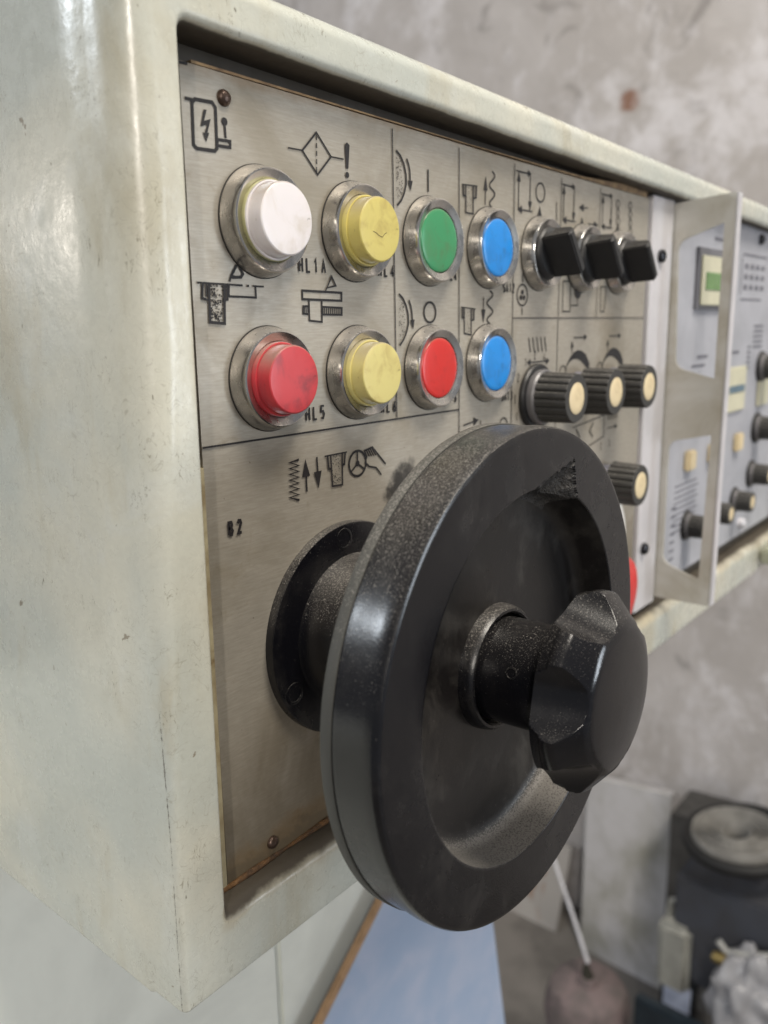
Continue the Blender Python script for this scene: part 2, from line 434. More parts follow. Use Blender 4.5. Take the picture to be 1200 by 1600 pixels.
for i in range(1, 8):
    a = R(90*i/7)
    L = [(x+nx*Rin(nx, nz, x, z)*(1-math.sin(a)), z+nz*Rin(nx, nz, x, z)*(1-math.sin(a)), nx, nz) for x, z, nx, nz in inner]
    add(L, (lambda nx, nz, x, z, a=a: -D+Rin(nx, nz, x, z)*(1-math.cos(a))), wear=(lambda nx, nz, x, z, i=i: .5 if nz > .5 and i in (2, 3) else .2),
        grime_shade=(lambda nx, nz, x, z, i=i: clamp(-nz)*(.40+.13*i if x < 1.7 else .35+.05*i)+clamp(nz)*(0 if i < 3 else .26*(i-2))+(.15 if nx < -.5 and z < -.7 else 0)))
add(inner, -.012, grime_shade=lambda nx, nz, x, z: clamp(-nz)*1.1+clamp(nz)*1.5+abs(nx)*.5)  # dirt on the ledge; the ceiling is dirt and painted-in shade
add(inner, .010, grime_shade=1.5)  # gap behind the plate coloured dark to stand for its shade
add(inner, .030, grime_shade=1.5)
vs = [(a, b, c) for L in loops for a, b, c, _, _ in L]; n = len(loops[0]); fs = []
for i in range(len(loops)-1):
    for k in range(n):
        k2 = (k+1) % n; fs.append((i*n+k, i*n+k2, (i+1)*n+k2, (i+1)*n+k))
fs.append(tuple(range(n))); fs.append(tuple((len(loops)-1)*n+k for k in range(n)))
housing = mesh('housing', vs, fs, PAINT, 32, {'wear': [q[3] for L in loops for q in L], 'grime_shade': [q[4] for L in loops for q in L]})
def part(name, me, loc=(0, 0, 0), parent=None, label=None):
    o = obj(name, me, parent or cab, loc)
    if label: o['label'] = label
    return o
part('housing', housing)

# brushed control plate
ctl = part('control_plate', prism('control_plate', [[(.7785, .3665), (1.667, .3555), (2.414, .3515), (2.414, -.905), (.766, -.9165)]], 'y', 0, .007, PLATE), label='brushed metal plate printed with black machine symbols')
part('sealing_strip', prism('sealing_strip', [[(.80, .3675), (2.40, .353), (2.40, .374), (2.26, .372), (2.0, .361), (1.5, .3625), (.80, .3715)]], 'y', .0005, .02, TAN), label='tan sealing strip above the plate')
part('sealing_strip', prism('sealing_strip', [[(.757, -.20), (.7735, -.20), (.7640, -.9175), (.725, -.9175), (.728, -.6)]], 'y', -.001, .02, SEAL), label='yellowed sealant down the left edge of the plate')
part('sealing_strip', tube('sealing_strip', [(.745, -.001, -.920), (.82, -.003, -.917), (.9, -.001, -.918), (1.0, -.003, -.915), (1.2, 0, -.915), (1.6, -.001, -.914), (2.4, 0, -.914)], [.004, .006, .003, .006, .004, .005, .004], m_plain('rust_crust', (.17, .085, .03), .8, 0, .6, 30, (.035, .022, .015), .8), 8), label='rusty crust along the lower edge of the plate')
rv = lathe('rivet', [(.0118, 0), (.0118, -.002), (.0098, -.006), (.006, -.0085), (.002, -.0092)], RIVET, 20, cap0=False)
for (x, z) in ((.854, .3318), (.869, -.889)):
    part('rivet', rv, (x, 0, z), ctl)

# ---- black printing on the plate
lay = [0]
def PP(u, v): p = aty(u, v, 0); return (p.x, p.z)
def ribbon(pts, wd, closed=False):
    wd *= .60; P = [Vector(p) for p in pts]; n = len(P); L, Rr = [], []
    for i in range(n):
        a = P[i-1] if (i or closed) else None; b = P[(i+1) % n] if (i < n-1 or closed) else None
        d1 = (P[i]-a).normalized() if a is not None and (P[i]-a).length > 1e-9 else None
        d2 = (b-P[i]).normalized() if b is not None and (b-P[i]).length > 1e-9 else None
        if d1 is None: d1 = d2
        if d2 is None: d2 = d1
        t = (d1+d2); t = t.normalized() if t.length > .2 else d1
        nrm = Vector((-t.y, t.x)); k = clamp(1/max(.3, abs(nrm.dot(Vector((-d1.y, d1.x))))), 1, 1.8)
        L.append(P[i]+nrm*wd*.5*k); Rr.append(P[i]-nrm*wd*.5*k)
    m = n if closed else n-1
    vs = L+Rr; fs = [(i, (i+1) % n, n+(i+1) % n, n+i) for i in range(m)]
    return [(v.x, v.y) for v in vs], fs
class Sym:
    def __init__(s): s.v, s.f = [], []
    def _put(s, v, f):
        lay[0] = (lay[0]+1) % 24; y = -.0010-.00005*lay[0]; b = len(s.v)
        s.v += [(x, y, z) for x, z in v]; s.f += [tuple(i+b for i in q) for q in f]; return s
    def line(s, pts, wd=.0062, closed=False, px=True):
        if px: pts = [PP(*p) for p in pts]
        return s._put(*ribbon(pts, wd, closed))
    def fill(s, pts, px=True):
        if px: pts = [PP(*p) for p in pts]
        t = tessellate_polygon([[Vector((a, b, 0)) for a, b in pts]])
        return s._put(pts, [tuple(q) for q in t])
    def ell(s, c, r, wd=.006, fill=False, n=28, px=True):
        if px:
            o = PP(*c)
        else: o = c
        pts = [(o[0]+r*math.cos(2*math.pi*i/n), o[1]+r*math.sin(2*math.pi*i/n)) for i in range(n)]
        return s.fill(pts, False) if fill else s.line(pts, wd, True, False)
    def arrow(s, a, b, wd=.006, hl=.030, hw=.011, px=True):
        hw *= .75; hl *= .85
        A = Vector(PP(*a) if px else a); B = Vector(PP(*b) if px else b); d = (B-A).normalized(); nn = Vector((-d.y, d.x))
        s.line([tuple(A), tuple(B-d*hl*.6)], wd, False, False)
        return s.fill([tuple(B), tuple(B-d*hl+nn*hw), tuple(B-d*hl-nn*hw)], False)
    def dots(s, quad, n, sz=.0032, px=True):
        Q = [Vector(PP(*q) if px else q) for q in quad]
        for _ in range(n):
            a, b = random.random(), random.random()
            p = (Q[0]*(1-a)+Q[1]*a)*(1-b)+(Q[3]*(1-a)+Q[2]*a)*b; k = sz*random.uniform(.25, .55); q = random.random()*3
            s._put([(p.x+k*math.cos(q+i*1.57), p.y+k*math.sin(q+i*1.57)) for i in range(4)], [(0, 1, 2, 3)])
        return s
    def done(s, mat=INK, name='printed_symbol', parent=None, dy=0):
        c = Vector((sum(v[0] for v in s.v)/len(s.v), 0, sum(v[2] for v in s.v)/len(s.v)))
        me = bpy.data.meshes.new(name); me.from_pydata([tuple((Vector(v)-c+Vector((0, dy, 0)))*S) for v in s.v], [], s.f); me.materials.append(mat)
        return part(name, me, c, parent or ctl)
# 1 switch cabinet with lever
Y = Sym()
Y.line([(304, 155), (299.5, 160), (302, 226), (307, 232), (335, 236), (338.5, 232), (336, 168), (331, 160)], .0085, True)
Y.fill([(322, 172), (317.5, 171), (312.5, 198), (323, 195), (319, 208), (316, 206.5), (321.5, 222), (326.5, 207.5), (323.5, 207.5), (328.5, 186), (318, 189)])
Y.ell((350, 190), .0056, fill=True); Y.line([(350, 192), (352, 216)], .0065); Y.line([(339, 218), (359, 221), (359, 230.5), (339, 227.5)], .0072, True)
Y.line([(288, 153), (300, 156)], .007).done()
Sym().line([(275, 96), (292, 100)], .006).done()
# 2 filter symbol and exclamation mark
Y = Sym(); Y.line([(493.5, 207), (516.5, 245), (495.5, 273), (471.5, 235)], .0052, True); Y.line([(449, 231), (471, 235)], .0040); Y.line([(516, 245), (536, 249)], .0040)
for i in range(5):
    a = 211+i*12.5; Y.line([(493.6, a), (493.8, a+8)], .0038)
Y.done()
Y = Sym(); Y.fill([(537.5, 226), (541, 222.5), (545, 227), (543.2, 264), (539.8, 264)]); Y.ell((541.5, 273.5), .0048, fill=True).done()
# 3 dressing the grinding wheel
Y = Sym(); Y.line([(307, 441.5), (378, 446), ], .005); Y.line([(385, 446.7), (388, 446.9)], .006); Y.line([(394, 447), (411, 448)], .0045)
Y.line([(315.5, 442), (315, 466), (324, 469)], .0065); Y.line([(321, 442), (321.5, 464)], .0045)
Y.line([(325, 442), (327, 503.5), (350, 505.5), (349, 443)], .0075); Y.dots([(327, 444), (347, 445), (348, 502), (329, 500)], 120, .0036)
Y.line([(354.5, 444), (355, 468), (347, 469)], .0065); Y.line([(351.5, 444), (351.5, 466)], .0035)
Y.line([(357, 443), (357, 463), (399.5, 465), (398.5, 447)], .0055)
Y.line([(371, 413), (379, 428), (376, 433), (363, 433.5), (361, 430.5), (369, 414)], .0075); Y.line([(366, 431.5), (359.5, 433.5), (358, 440)], .006).done()
# 4 dressing tool over a screw spindle
Y = Sym(); Y.line([(471.5, 454), (533, 457.5), (533, 470), (472, 467.5)], .0065, True)
Y.line([(482, 469), (483, 501), (502.5, 503), (502, 470)], .0055)
Y.line([(481, 478.5), (473, 478.5), (473, 490), (481, 491)], .0055); Y.line([(503, 479.5), (533.5, 481), (533.5, 492), (503, 491.5)], .0055, True)
for i in range(9): Y.line([(506+i*3.2, 480), (506+i*3.2, 491)], .0036)
for i in range(3): Y.line([(474.5+i*2.4, 479), (475+i*2.4, 490.5)], .0034)
Y.line([(517, 432), (523.5, 446.5), (509.5, 450)], .0055, True); Y.line([(509, 449.5), (507, 456)], .0045).done()
# stroke lettering
GL = {'H': [[(0, 0), (0, 1)], [(.6, 0), (.6, 1)], [(0, .5), (.6, .5)]], 'L': [[(0, 1), (0, 0), (.55, 0)]], '1': [[(.1, .75), (.3, 1), (.3, 0)]],
      'A': [[(0, 0), (.3, 1), (.6, 0)], [(.12, .36), (.48, .36)]], '4': [[(.45, 0), (.45, 1), (0, .32), (.62, .32)]], '5': [[(.58, 1), (.08, 1), (.05, .55), (.4, .6), (.6, .35), (.4, .02), (.02, .05)]],
      '6': [[(.5, 1), (.1, .6), (.02, .25), (.25, 0), (.5, .05), (.58, .3), (.4, .52), (.06, .38)]], 'B': [[(0, 0), (0, 1), (.4, 1), (.52, .78), (.38, .53), (0, .53)], [(.38, .53), (.58, .28), (.42, 0), (0, 0)]],
      '2': [[(.02, .8), (.2, 1), (.45, .98), (.56, .75), (.05, .0), (.6, 0)]], 'S': [[(.55, .88), (.3, 1), (.04, .82), (.1, .58), (.5, .42), (.56, .18), (.3, 0), (.02, .12)]],
      '3': [[(.05, .95), (.4, 1), (.55, .78), (.25, .54), (.58, .28), (.4, 0), (.02, .06)]], '0': [[(.3, 0), (.05, .25), (.05, .75), (.3, 1), (.55, .75), (.55, .25), (.3, 0)]]}
def text(s, x, z, h, wd=.0056, adv=.0165, name='printed_lettering', parent=None, mat=INK, y=0):
    Y = Sym()
    for i, ch in enumerate(s):
        for st in GL[ch]: Y.line([(x+i*adv+px*h*.62, z+pz*h) for px, pz in st], wd, False, False)
    return Y.done(mat, name, parent, y)
for (s, u, v, h) in (('HL1A', 467, 424, .0215), ('HL4', 591, 431, .019), ('HL5', 478, 657, .0215), ('HL6', 595, 645, .019), ('B2', 357, 836, .020)):
    p = PP(u, v); text(s, p[0], p[1], h, .0085 if s == 'B2' else .0062, adv=.018 if s == 'B2' else .0180)
for (s, u, v) in (('HL4', 698, 437), ('SA12', 786, 456), ('SA13', 783, 626), ('3', 709, 627)):
    p = PP(u, v); text(s, p[0], p[1], .018, .007, .013)
# 5 wheel running arcs
def arcsym(pts, arrow, dq):
    Y = Sym(); Y.line(pts, .0068); Y.line(arrow[:-1], .0065); Y.arrow(arrow[-2], arrow[-1], .0065, .022, .0095)
    Y.dots(dq, 90, .0024); Y.done()
arcsym([(618, 235), (624.5, 243), (630, 256), (633.5, 273), (633.7, 288), (630.5, 302), (626, 313), (619.5, 321)], [(634.3, 248), (637.5, 257), (639.3, 267), (640.6, 299)],
       [(618, 242), (626, 252), (629, 300), (619, 315)])
arcsym([(622.5, 459), (628.5, 466), (634, 478), (637, 492), (637.2, 506), (634, 520), (629.5, 531), (623.5, 540)], [(638, 469), (641, 478), (642.6, 488), (644.5, 515)],
       [(622, 466), (630, 474), (633, 518), (624, 533)])
Sym().line([(668, 265), (668.3, 300)], .0068).done()
Sym().ell((671, 488), .0195, .0068).done()
# 6 wheel feed symbols
def wheelsym(u, v, k=1.0, dash=True):
    Y = Sym(); L = lambda pts, w_: Y.line([(u+a*k, v+b*k) for a, b in pts], w_)
    L([(0, 0), (24, 3)], .0045); L([(1.5, 0), (2, 17), (6, 19)], .0062); L([(4.2, 1), (4.5, 17)], .003)
    L([(6, 1), (6, 44), (17.5, 46.5), (17.5, 3)], .0055); Y.dots([(u+7*k, v+4*k), (u+16*k, v+5*k), (u+16*k, v+44*k), (u+7*k, v+42*k)], 50, .0022)
    L([(22.5, 3), (22, 21), (18, 22)], .0062); L([(20, 3), (20, 20)], .003); return Y
wheelsym(721, 288).done(); wheelsym(719.5, 480, .93).done()
def wave(u, v0, v1, du, nper, wd=.0058):
    n = nper*10; return Sym().line([(u+du*math.sin(2*math.pi*nper*i/n), v0+(v1-v0)*i/n) for i in range(n+1)], wd)
wave(768.5, 268, 325, 4.2, 2).arrow((757.5, 320), (758.5, 275), .0045, .034, .010).done()
wave(765, 454, 506, 4.6, 2).arrow((755, 464), (754.5, 505), .0045, .034, .010).done()
# 7 height adjustment row above the handwheel
Y = Sym(); z = []
for i in range(7):
    z += [(452+i*.6, 719+i*9), (465.5+i*.35, 716+i*9)]
z2 = []
for i in range(7):
    vv = 718+i*9.1; z2 += [(466, vv), (451.5, vv+4.8)]
z2.append((467, 781)); Y.line(z2, .0072)
Y.arrow((478.5, 768), (476, 717), .0066, .036, .013); Y.arrow((494, 714), (497, 763), .0066, .036, .013).done()
Y = Sym(); Y.line([(506, 713), (541, 706)], .0045); Y.line([(510.5, 712), (512.5, 732), (517, 733)], .0068); Y.line([(515.5, 711), (518.5, 759.5), (534, 757), (533.5, 708)], .0060)
Y.line([(538, 707), (537, 725), (533, 726.5)], .0068); Y.dots([(518, 712), (531, 709), (531.5, 754), (520, 756)], 80, .0026).done()
Y = Sym(); c = PP(558, 724); Y.ell((558, 724), .0235, .0075); Y.ell((558, 724), .0055, fill=True)
for a in (90, 215, 325): Y.line([c, (c[0]+.0225*math.cos(R(a)), c[1]+.0225*math.sin(R(a)))], .0060, False, False)
Y.line([(569, 704), (581, 698.5), (602, 725)], .006); Y.line([(576, 728.5), (587, 730.5), (595, 741.5)], .0055)
Y.line([(568, 703), (572, 714), (570, 722), (576, 729)], .006)
for i in range(4): Y.line([(571+i*3, 702.5-i*.8), (576+i*3.4, 713-i*.6)], .005)
Y.done()
# 8 divider lines
def rule(a, b, wd=.0042): Sym().line([a, b], wd, False, False).done(name='engraved_line')
rule((.773, -.1692), (1.4525, -.1694), .0052); rule((1.2418, .352), (1.2418, -.1665)); rule((1.4535, .350), (1.4535, -.40)); rule((1.667, .348), (1.667, -.40))
rule((1.884, .345), (1.884, .022)); rule((2.094, .345), (2.094, .022)); rule((1.669, .0195), (2.408, .0185)); rule((1.884, .017), (1.884, -.30))
# 9 symbols round the selector switches
def framesym(x0, x1, z0, z1):
    Y = Sym(); Y.line([(x0, z0), (x0, z1), (x1, z1), (x1, z0)], .005, True, False)
    Y.arrow((x0-.012, z1+.001), (x1+.004, z1+.001), .004, .018, .010, False); Y.arrow((x0, z1-.05), (x0, z1-.002), .004, .022, .011, False)
    Y.arrow((x1, z0+.05), (x1, z0+.002), .004, .022, .011, False); Y.arrow((x1+.012, z0), (x0-.004, z0), .004, .022, .012, False); Y.done()
for a_, b_ in (((810.5, 268), (827.5, 330)), ((881, 289), (895.5, 346)), ((942, 304), (953.5, 356))):
    a_, b_ = PP(*a_), PP(*b_); framesym(a_[0], b_[0], b_[1], a_[1])
Sym().ell((844, 301), .0205, .0062).done()
for u_, v_ in ((843, 322), (909, 338), (964.5, 352)):
    a_ = PP(u_, v_); Sym().fill([a_, (a_[0]+.010, a_[1]-.022), (a_[0]-.010, a_[1]-.022)], False).done()
Sym().line([(869, 316), (869, 345)], .005).done()
Sym().arrow((918, 325), (904, 324), .005, .03, .012).done(); Sym().arrow((918, 350), (934, 352), .005, .03, .012).done()
Y = Sym(); Y.ell((815.5, 461), .0235, .0055); Y.line([(816, 427), (816, 441)], .0055); Y.line([(815, 481), (815, 492)], .0055)
c = PP(815.5, 462)
for a in (90, 210, 330): Y.ell((c[0]+.008*math.cos(R(a)), c[1]+.008*math.sin(R(a))), .0055, fill=True, px=False)
Y.done()
Y = Sym(); Y.line([(1.905, .108), (1.905, .035), (1.945, .035), (1.945, .108)], .005, True, False); Y.line([(1.95, .05), (1.985, .05), (1.985, .1)], .005, False, False); Y.ell((1.985, .085), .018, fill=True, px=False).done()
Y = Sym(); Y.line([(2.115, .1), (2.12, .035), (2.14, .035), (2.15, .1)], .005, True, False).done()
for u_ in (965, 984.5):
    Y = Sym()
    for sg in (1, -1): Y.line([(u_+sg*2.6*math.sin(i/24*4*math.pi), 312+(u_-965)*.15+54*i/24) for i in range(25)], .0050)
    Y.done()
# 10 symbols round the rotary knobs
Y = Sym()
for i in range(5): Y.line([(1.742+i*.019, -.025), (1.752+i*.019, -.06)], .006, False, False)
Y.arrow((1.78, -.083), (1.845, -.083), .005, .02, .011, False); Y.arrow((1.80, -.083), (1.735, -.083), .005, .02, .011, False); Y.done()
for i, a in enumerate((205, 180, 150, 122, 95, 68)):
    x, z = 1.783+.098*math.cos(R(a)), -.166+.098*math.sin(R(a)); text(['1', '3', '2', '1', '2', '4'][i], x-.005, z-.008, .018, .0036)
for x in (2.0, 2.212):
    Y = Sym(); Y.arrow((x-.03, -.03), (x+.045, -.03), .005, .02, .011, False); Y.arrow((x+.045, -.075), (x-.03, -.075), .005, .02, .011, False)
    Y.arrow((x-.038, -.068), (x-.038, -.038), .005, .02, .010, False); Y.done()
    Y = Sym(); Y.ell((x-.083, -.118), .019, .0045, px=False)
    a0 = [(x-.058+.012*0, -.125)]; up = []; dn = []
    for i in range(9):
        t = i/8; a = R(150-110*t); up.append((x+.085*math.cos(a), -.166+.104*math.sin(a))); dn.append((x+.085*math.cos(a), -.166+(.100-.036*t)*math.sin(a)))
    Y.fill(up+dn[::-1], False); Y.done()
# 11 lower right block, mostly behind the handwheel
Y = Sym(); Y.arrow((1.47, -.205), (1.53, -.198), .005, .024, .012, False); Y.arrow((1.485, -.40), (1.484, -.225), .005, .026, .011, False); Y.line([(1.537, -.2), (1.537, -.40)], .005, False, False); Y.done()
Sym().ell((786, 664), .0165, .0055).done()
Y = Sym(); Y.line([(1.98, -.262), (2.17, -.245)], .0045, False, False); Y.line([(1.98, -.34), (2.17, -.305), (2.17, -.245)], .0045, False, False)
Y.line([(2.0, -.268), (2.02, -.29), (2.0, -.315)], .007, False, False); Y.line([(2.10, -.26), (2.08, -.28), (2.10, -.30)], .007, False, False); Y.done()
Y = Sym()
for i in range(5): Y.line([(2.19+i*.014, -.235), (2.197+i*.014, -.262)], .0055, False, False)
Y.arrow((2.19, -.285), (2.26, -.285), .005, .02, .01, False); Y.done()
for i, a in enumerate((135, 105, 75)):
    x, z = 2.183+.105*math.cos(R(a)), -.435+.105*math.sin(R(a)); text(['1', '2', '3'][i], x-.005, z-.006, .018, .0036)

# ---- push buttons
bez_prof = [(.083, 0), (.0835, -.003), (.0828, -.006), (.0808, -.013), (.0785, -.022), (.0768, -.0285), (.0755, -.0305), (.0738, -.0312), (.0722, -.0305), (.0690, -.0285), (.0625, -.0262), (.0605, -.0250), (.0600, -.018), (.0600, -.004)]
BEZ = lathe('push_button', bez_prof, CHROME, 80, 25, cap1=False)
DRING = lathe('base_ring', [(.0846, 0), (.0846, -.0014), (.083, -.0018)], GAP, 64, cap1=True)  # thin dark ring round the button base
def capT(mat):
    p = [(.0592, -.004), (.0592, -.0300), (.0582, -.0325), (.0562, -.0330), (.0548, -.0322), (.0545, -.0335), (.0538, -.0555), (.0530, -.0580), (.0512, -.0592), (.046, -.0597), (.03, -.0600), (.012, -.0601), (.003, -.0601)]
    return lathe('button_cap', p, mat, 72, 28)
def capF(mat):
    p = [(.0590, -.004), (.0590, -.0235), (.0580, -.0250), (.0560, -.0258), (.052, -.0264), (.035, -.0272), (.015, -.0276), (.003, -.0277)]
    return lathe('button_cap', p, mat, 72, 28)
def button(x, z, capmesh, label):
    b = part('push_button', BEZ, (x, 0, z), label=label)
    part('button_cap', capmesh, (x, 0, z), b); part('base_ring', DRING, (x, -.0005, z), b)
    return b
yc, y2, wc, rc, rf, gf, bf = capT(YEL), capT(YEL2), capT(WHITE), capT(REDT), capF(REDF), capF(GRN), capF(BLU)
button(.9155, .1655, wc, 'raised white push button, top left of the panel'); part('diffuser_ring', lathe('diffuser_ring', [(.0600, -.02), (.0600, -.0300), (.0594, -.0306), (.0590, -.0300)], m_plain('yellowed_ring', (.45, .43, .22), .4), 64, cap0=False, cap1=False), (.9155, 0, .1655)); button(1.1335, .1665, yc, 'raised yellow push button with a crack in its cap')
button(.9165, -.0745, rc, 'raised red push button, lower left'); button(1.1330, -.0755, y2, 'raised pale yellow push button in the lower row')
button(1.3525, .1650, gf, 'flush green push button'); button(1.3520, -.0770, rf, 'flush red push button')
button(1.5665, .1650, bf, 'flush blue push button in the upper row'); button(1.5640, -.0770, bf, 'flush blue push button in the lower row')
# crack and thumb-worn marks on caps (real relief lines on the cap faces)
def capmark(x, z, pts, wd, mat, y=-.0605):
    v, f = ribbon(pts, wd); me = mesh('crack', [(a, 0, b) for a, b in v], f, mat); part('crack', me, (x, y, z), ctl)
capmark(1.135, .150, [(-.022, .012), (-.014, .010), (-.007, .006), (.002, .004), (.009, .010), (.014, .012)], .0018, m_plain('dirty_crack', (.16, .12, .04), .6))

# ---- selector switches
LEV = None
def lever_mesh():
    # grip bar: slanting bar seen edge-on, chamfered, narrowing to the front
    tilt = R(-38)
    def q(w_, h_, y):
        o = []
        for a, b in ((-w_, -h_), (w_, -h_), (w_, h_), (-w_, h_)):
            o.append((a*math.cos(tilt)+b*math.sin(tilt)*1.0, y, -a*math.sin(tilt)+b*math.cos(tilt)))
        return o
    sects = [(.024, .052, -.028), (.019, .054, -.052), (.0145, .055, -.094), (.010, .052, -.100)]
    vs, fs = [], []
    for s_ in sects: vs += q(*s_)
    for i in range(len(sects)-1):
        for k in range(4):
            k2 = (k+1) % 4; fs.append((i*4+k, i*4+k2, i*4+4+k2, i*4+4+k))
    fs.append((0, 1, 2, 3)); fs.append(tuple(len(vs)-4+k for k in range(4)))
    m = mesh('switch_lever', vs, fs, BLACKM, 30)
    bm = bmesh.new(); bm.from_mesh(m); bmesh.ops.bevel(bm, geom=[e for e in bm.edges if e.calc_face_angle(0) > .5], offset=.003*S, segments=2, affect='EDGES'); bm.to_mesh(m); bm.free()
    m.set_sharp_from_angle(angle=R(40)); return m
LEV = lever_mesh()
BASE = lathe('switch_base', [(.0590, -.004), (.0590, -.026), (.0560, -.032), (.050, -.036), (.003, -.037)], BLACKM, 64, 30)
for i, x in enumerate((1.784, 2.002, 2.218)):
    b = part('selector_switch', BEZ, (x, 0, .1655), label=['black lever selector switch nearest the blue button', 'black lever selector switch in the middle of three', 'black lever selector switch nearest the aluminium strip'][i])
    part('switch_base', BASE, (x, 0, .1655), b); part('switch_lever', LEV, (x, 0, .1655), b); part('base_ring', DRING, (x, -.0005, .1655), b)

# ---- rotary knobs
def barrel(r, y0, y1, nfl=18):
    prof = []
    def fn(rr, yy, a):
        k = max(0, math.cos(a*nfl)); return rr-(.0055*k**3 if rr > r*.93 else 0), yy
    prof = [(r*1.02, y0), (r*1.02, y0-.003), (r, y0-.006), (r*.985, (y0+y1)/2), (r*.97, y1+.004), (r*.93, y1), (r*.62, y1), (r*.60, y1+.002)]
    return lathe('rotary_knob', prof, KNOBM, 144, 40, fn=fn)
KB = barrel(.0600, -.030, -.110)
KCAP = lathe('knob_cap', [(.0375, -.107), (.0372, -.1105), (.034, -.1118), (.02, -.1122), (.003, -.1122)], CREAM, 40)
KCOL = lathe('knob_collar', [(.066, -.012), (.0665, -.026), (.063, -.0305), (.05, -.031)], m_plain('grey_collar', (.17, .165, .17), .4, .2, .3, 20), 64)
KSK = lathe('knob_skirt', [(.079, 0), (.0795, -.008), (.076, -.0125), (.06, -.0135)], BLACKM, 64)
KCOL2 = lathe('knob_collar', [(.050, 0), (.050, -.024), (.047, -.028), (.03, -.031)], m_plain('blue_grey_collar', (.25, .25, .30), .35, .3, .3, 20), 48)
def knob(x, z, label, parent=None, y=0, skirt=True):
    b = part('rotary_knob', KB, (x, y, z), label=label)
    for nm, me in (('knob_cap', KCAP), ('knob_collar', KCOL), ('knob_skirt', KSK)) if skirt else (('knob_cap', KCAP), ('knob_collar', KCOL2)):
        part(nm, me, (x, y, z), b)
    return b
knob(1.7800, -.1665, 'ribbed black rotary knob with cream centre, left of the row of three')
knob(1.9960, -.1665, 'ribbed black rotary knob with cream centre, middle of the row of three', skirt=False)
knob(2.2080, -.1665, 'ribbed black rotary knob with cream centre, beside the aluminium strip', skirt=False)
knob(2.1830, -.4370, 'ribbed black rotary knob standing alone below the row of three', skirt=False)

# ---- emergency stop, mostly hidden by the handwheel
es = part('emergency_stop', lathe('emergency_stop', [(.045, 0), (.045, -.06), (.05, -.066), (.092, -.072), (.104, -.082), (.108, -.096), (.100, -.110), (.07, -.120), (.03, -.124), (.004, -.125)], m_plastic('red_mushroom', (.62, .02, .02), (.3, .02, .02), .35, .2, 8), 64), (2.085, -.004, -.725), label='red mushroom emergency stop button behind the handwheel')
part('stop_label', lathe('stop_label', [(.185, 0), (.185, -.004), (.002, -.0042)], m_plain('white_label', (.75, .75, .74), .5, 0, .1, 10), 64), (2.16, 0, -.64), es, )

# ---- aluminium divider strip, screws, guard plate with two cut-outs
part('divider_strip', box('divider_strip', 2.4225, 2.582, -.010, .012, -.903, .362, ALU, .002), label='pale aluminium strip between the two panels')
SCR = lathe('screw', [(.019, 0), (.0195, -.006), (.017, -.013), (.010, -.016), (.009, -.011), (.002, -.011)], m_plain('blackened_screw', (.03, .03, .035), .3, .6), 24)
part('screw', SCR, (2.490, -.010, .196)); part('screw', SCR, (2.470, -.010, -.697))
def rc(pts, rr):
    """round the corners of a polygon: rr[i] radius at vertex i"""
    o = []; n = len(pts)
    for i in range(n):
        p = Vector(pts[i]); a = Vector(pts[i-1]); b = Vector(pts[(i+1) % n])
        if rr[i] <= 0: o.append(tuple(p)); continue
        A = p+(a-p).normalized()*rr[i]; B = p+(b-p).normalized()*rr[i]
        for k in range(7):
            t = k/6; o.append(tuple(A*(1-t)**2+p*2*t*(1-t)+B*t*t))
    return o
gx = 2.588
def gy(u, v): p = atx(u, v, gx); return (p.y, p.z)
gp = prism('guard_plate', [rc([(.010, .352), (-.188, .368), (-.186, -.888), (.008, -.888)], [0, .004, .004, 0]),
     rc([gy(1060, 378), gy(1132, 347), gy(1116, 592), gy(1055, 574)][::-1], [.03, .004, .004, .03][::-1]),
     rc([gy(1045, 690), gy(1111, 680), gy(1091, 906), gy(1035, 878)][::-1], [.03, .004, .004, .03][::-1])], 'x', gx, gx+.008, STEEL)
gpo = part('guard_plate', gp, label='steel guard plate standing out from the cabinet, with two cut-outs')
part('guard_lip', box('guard_lip', gx+.0005, gx+.036, -.194, -.1885, -.887, .367, ALU, .001), (0, 0, 0), gpo)
SM = lathe('small_screw', [(.008, 0), (.007, -.003), (.002, -.004)], GAP, 16)

# ---- second panel with display, keys and knobs
ip = part('instrument_plate', box('instrument_plate', 2.605, 4.28, -.002, .012, -.868, .36, MODP, .002), label='blue grey instrument plate with display and knobs')
part('display_frame', box('display_frame', 2.812, 3.20, -.014, -.0022, .045, .243, m_plain('grey_display_rim', (.16, .16, .18), .5), .002))
part('display_frame', box('display_frame', 2.832, 3.18, -.020, -.0142, .058, .218, LCDF, .003))
part('display_screen', box('display_screen', 2.866, 3.14, -.0225, -.0203, .108, .165, LCD, .001), label='green display window')
def flat(x0, x1, z0, z1, mat=INKG, name='printed_mark', y=-.0032): return part(name, box(name, x0, x1, y-.0005, y, z0, z1, mat, 0), (0, 0, 0), ip)
def textg(s, x, z, h, wd=.004): text(s, x, z, h, wd, h*.75, parent=ip, mat=INKG, y=-.0032)
for x0, x1, z0, z1 in ((3.30, 3.60, .243, .250), (3.30, 3.56, .082, .088), (3.29, 3.296, .10, .235)): flat(x0, x1, z0, z1)
for i in range(4):
    for j in range(3): flat(3.33+.07*i, 3.37+.07*i, .12+.038*j, .138+.038*j)
flat(2.98, 3.07, .275, .285); flat(2.88, 2.98, -.118, -.108); flat(3.25, 3.33, -.115, -.105); flat(2.83, 2.96, -.146, -.138)
for j in range(9): flat(2.74+.0*j, 2.95+.02*(j % 2), -.545-.02*j, -.541-.02*j)
for j in range(7): flat(2.72, 2.76, -.62-.03*j, -.612-.03*j)
for j in range(5): flat(3.50, 3.62, -.02-.02*j, -.012-.02*j); flat(3.44, 3.47, -.10-.02*j, -.09-.02*j)
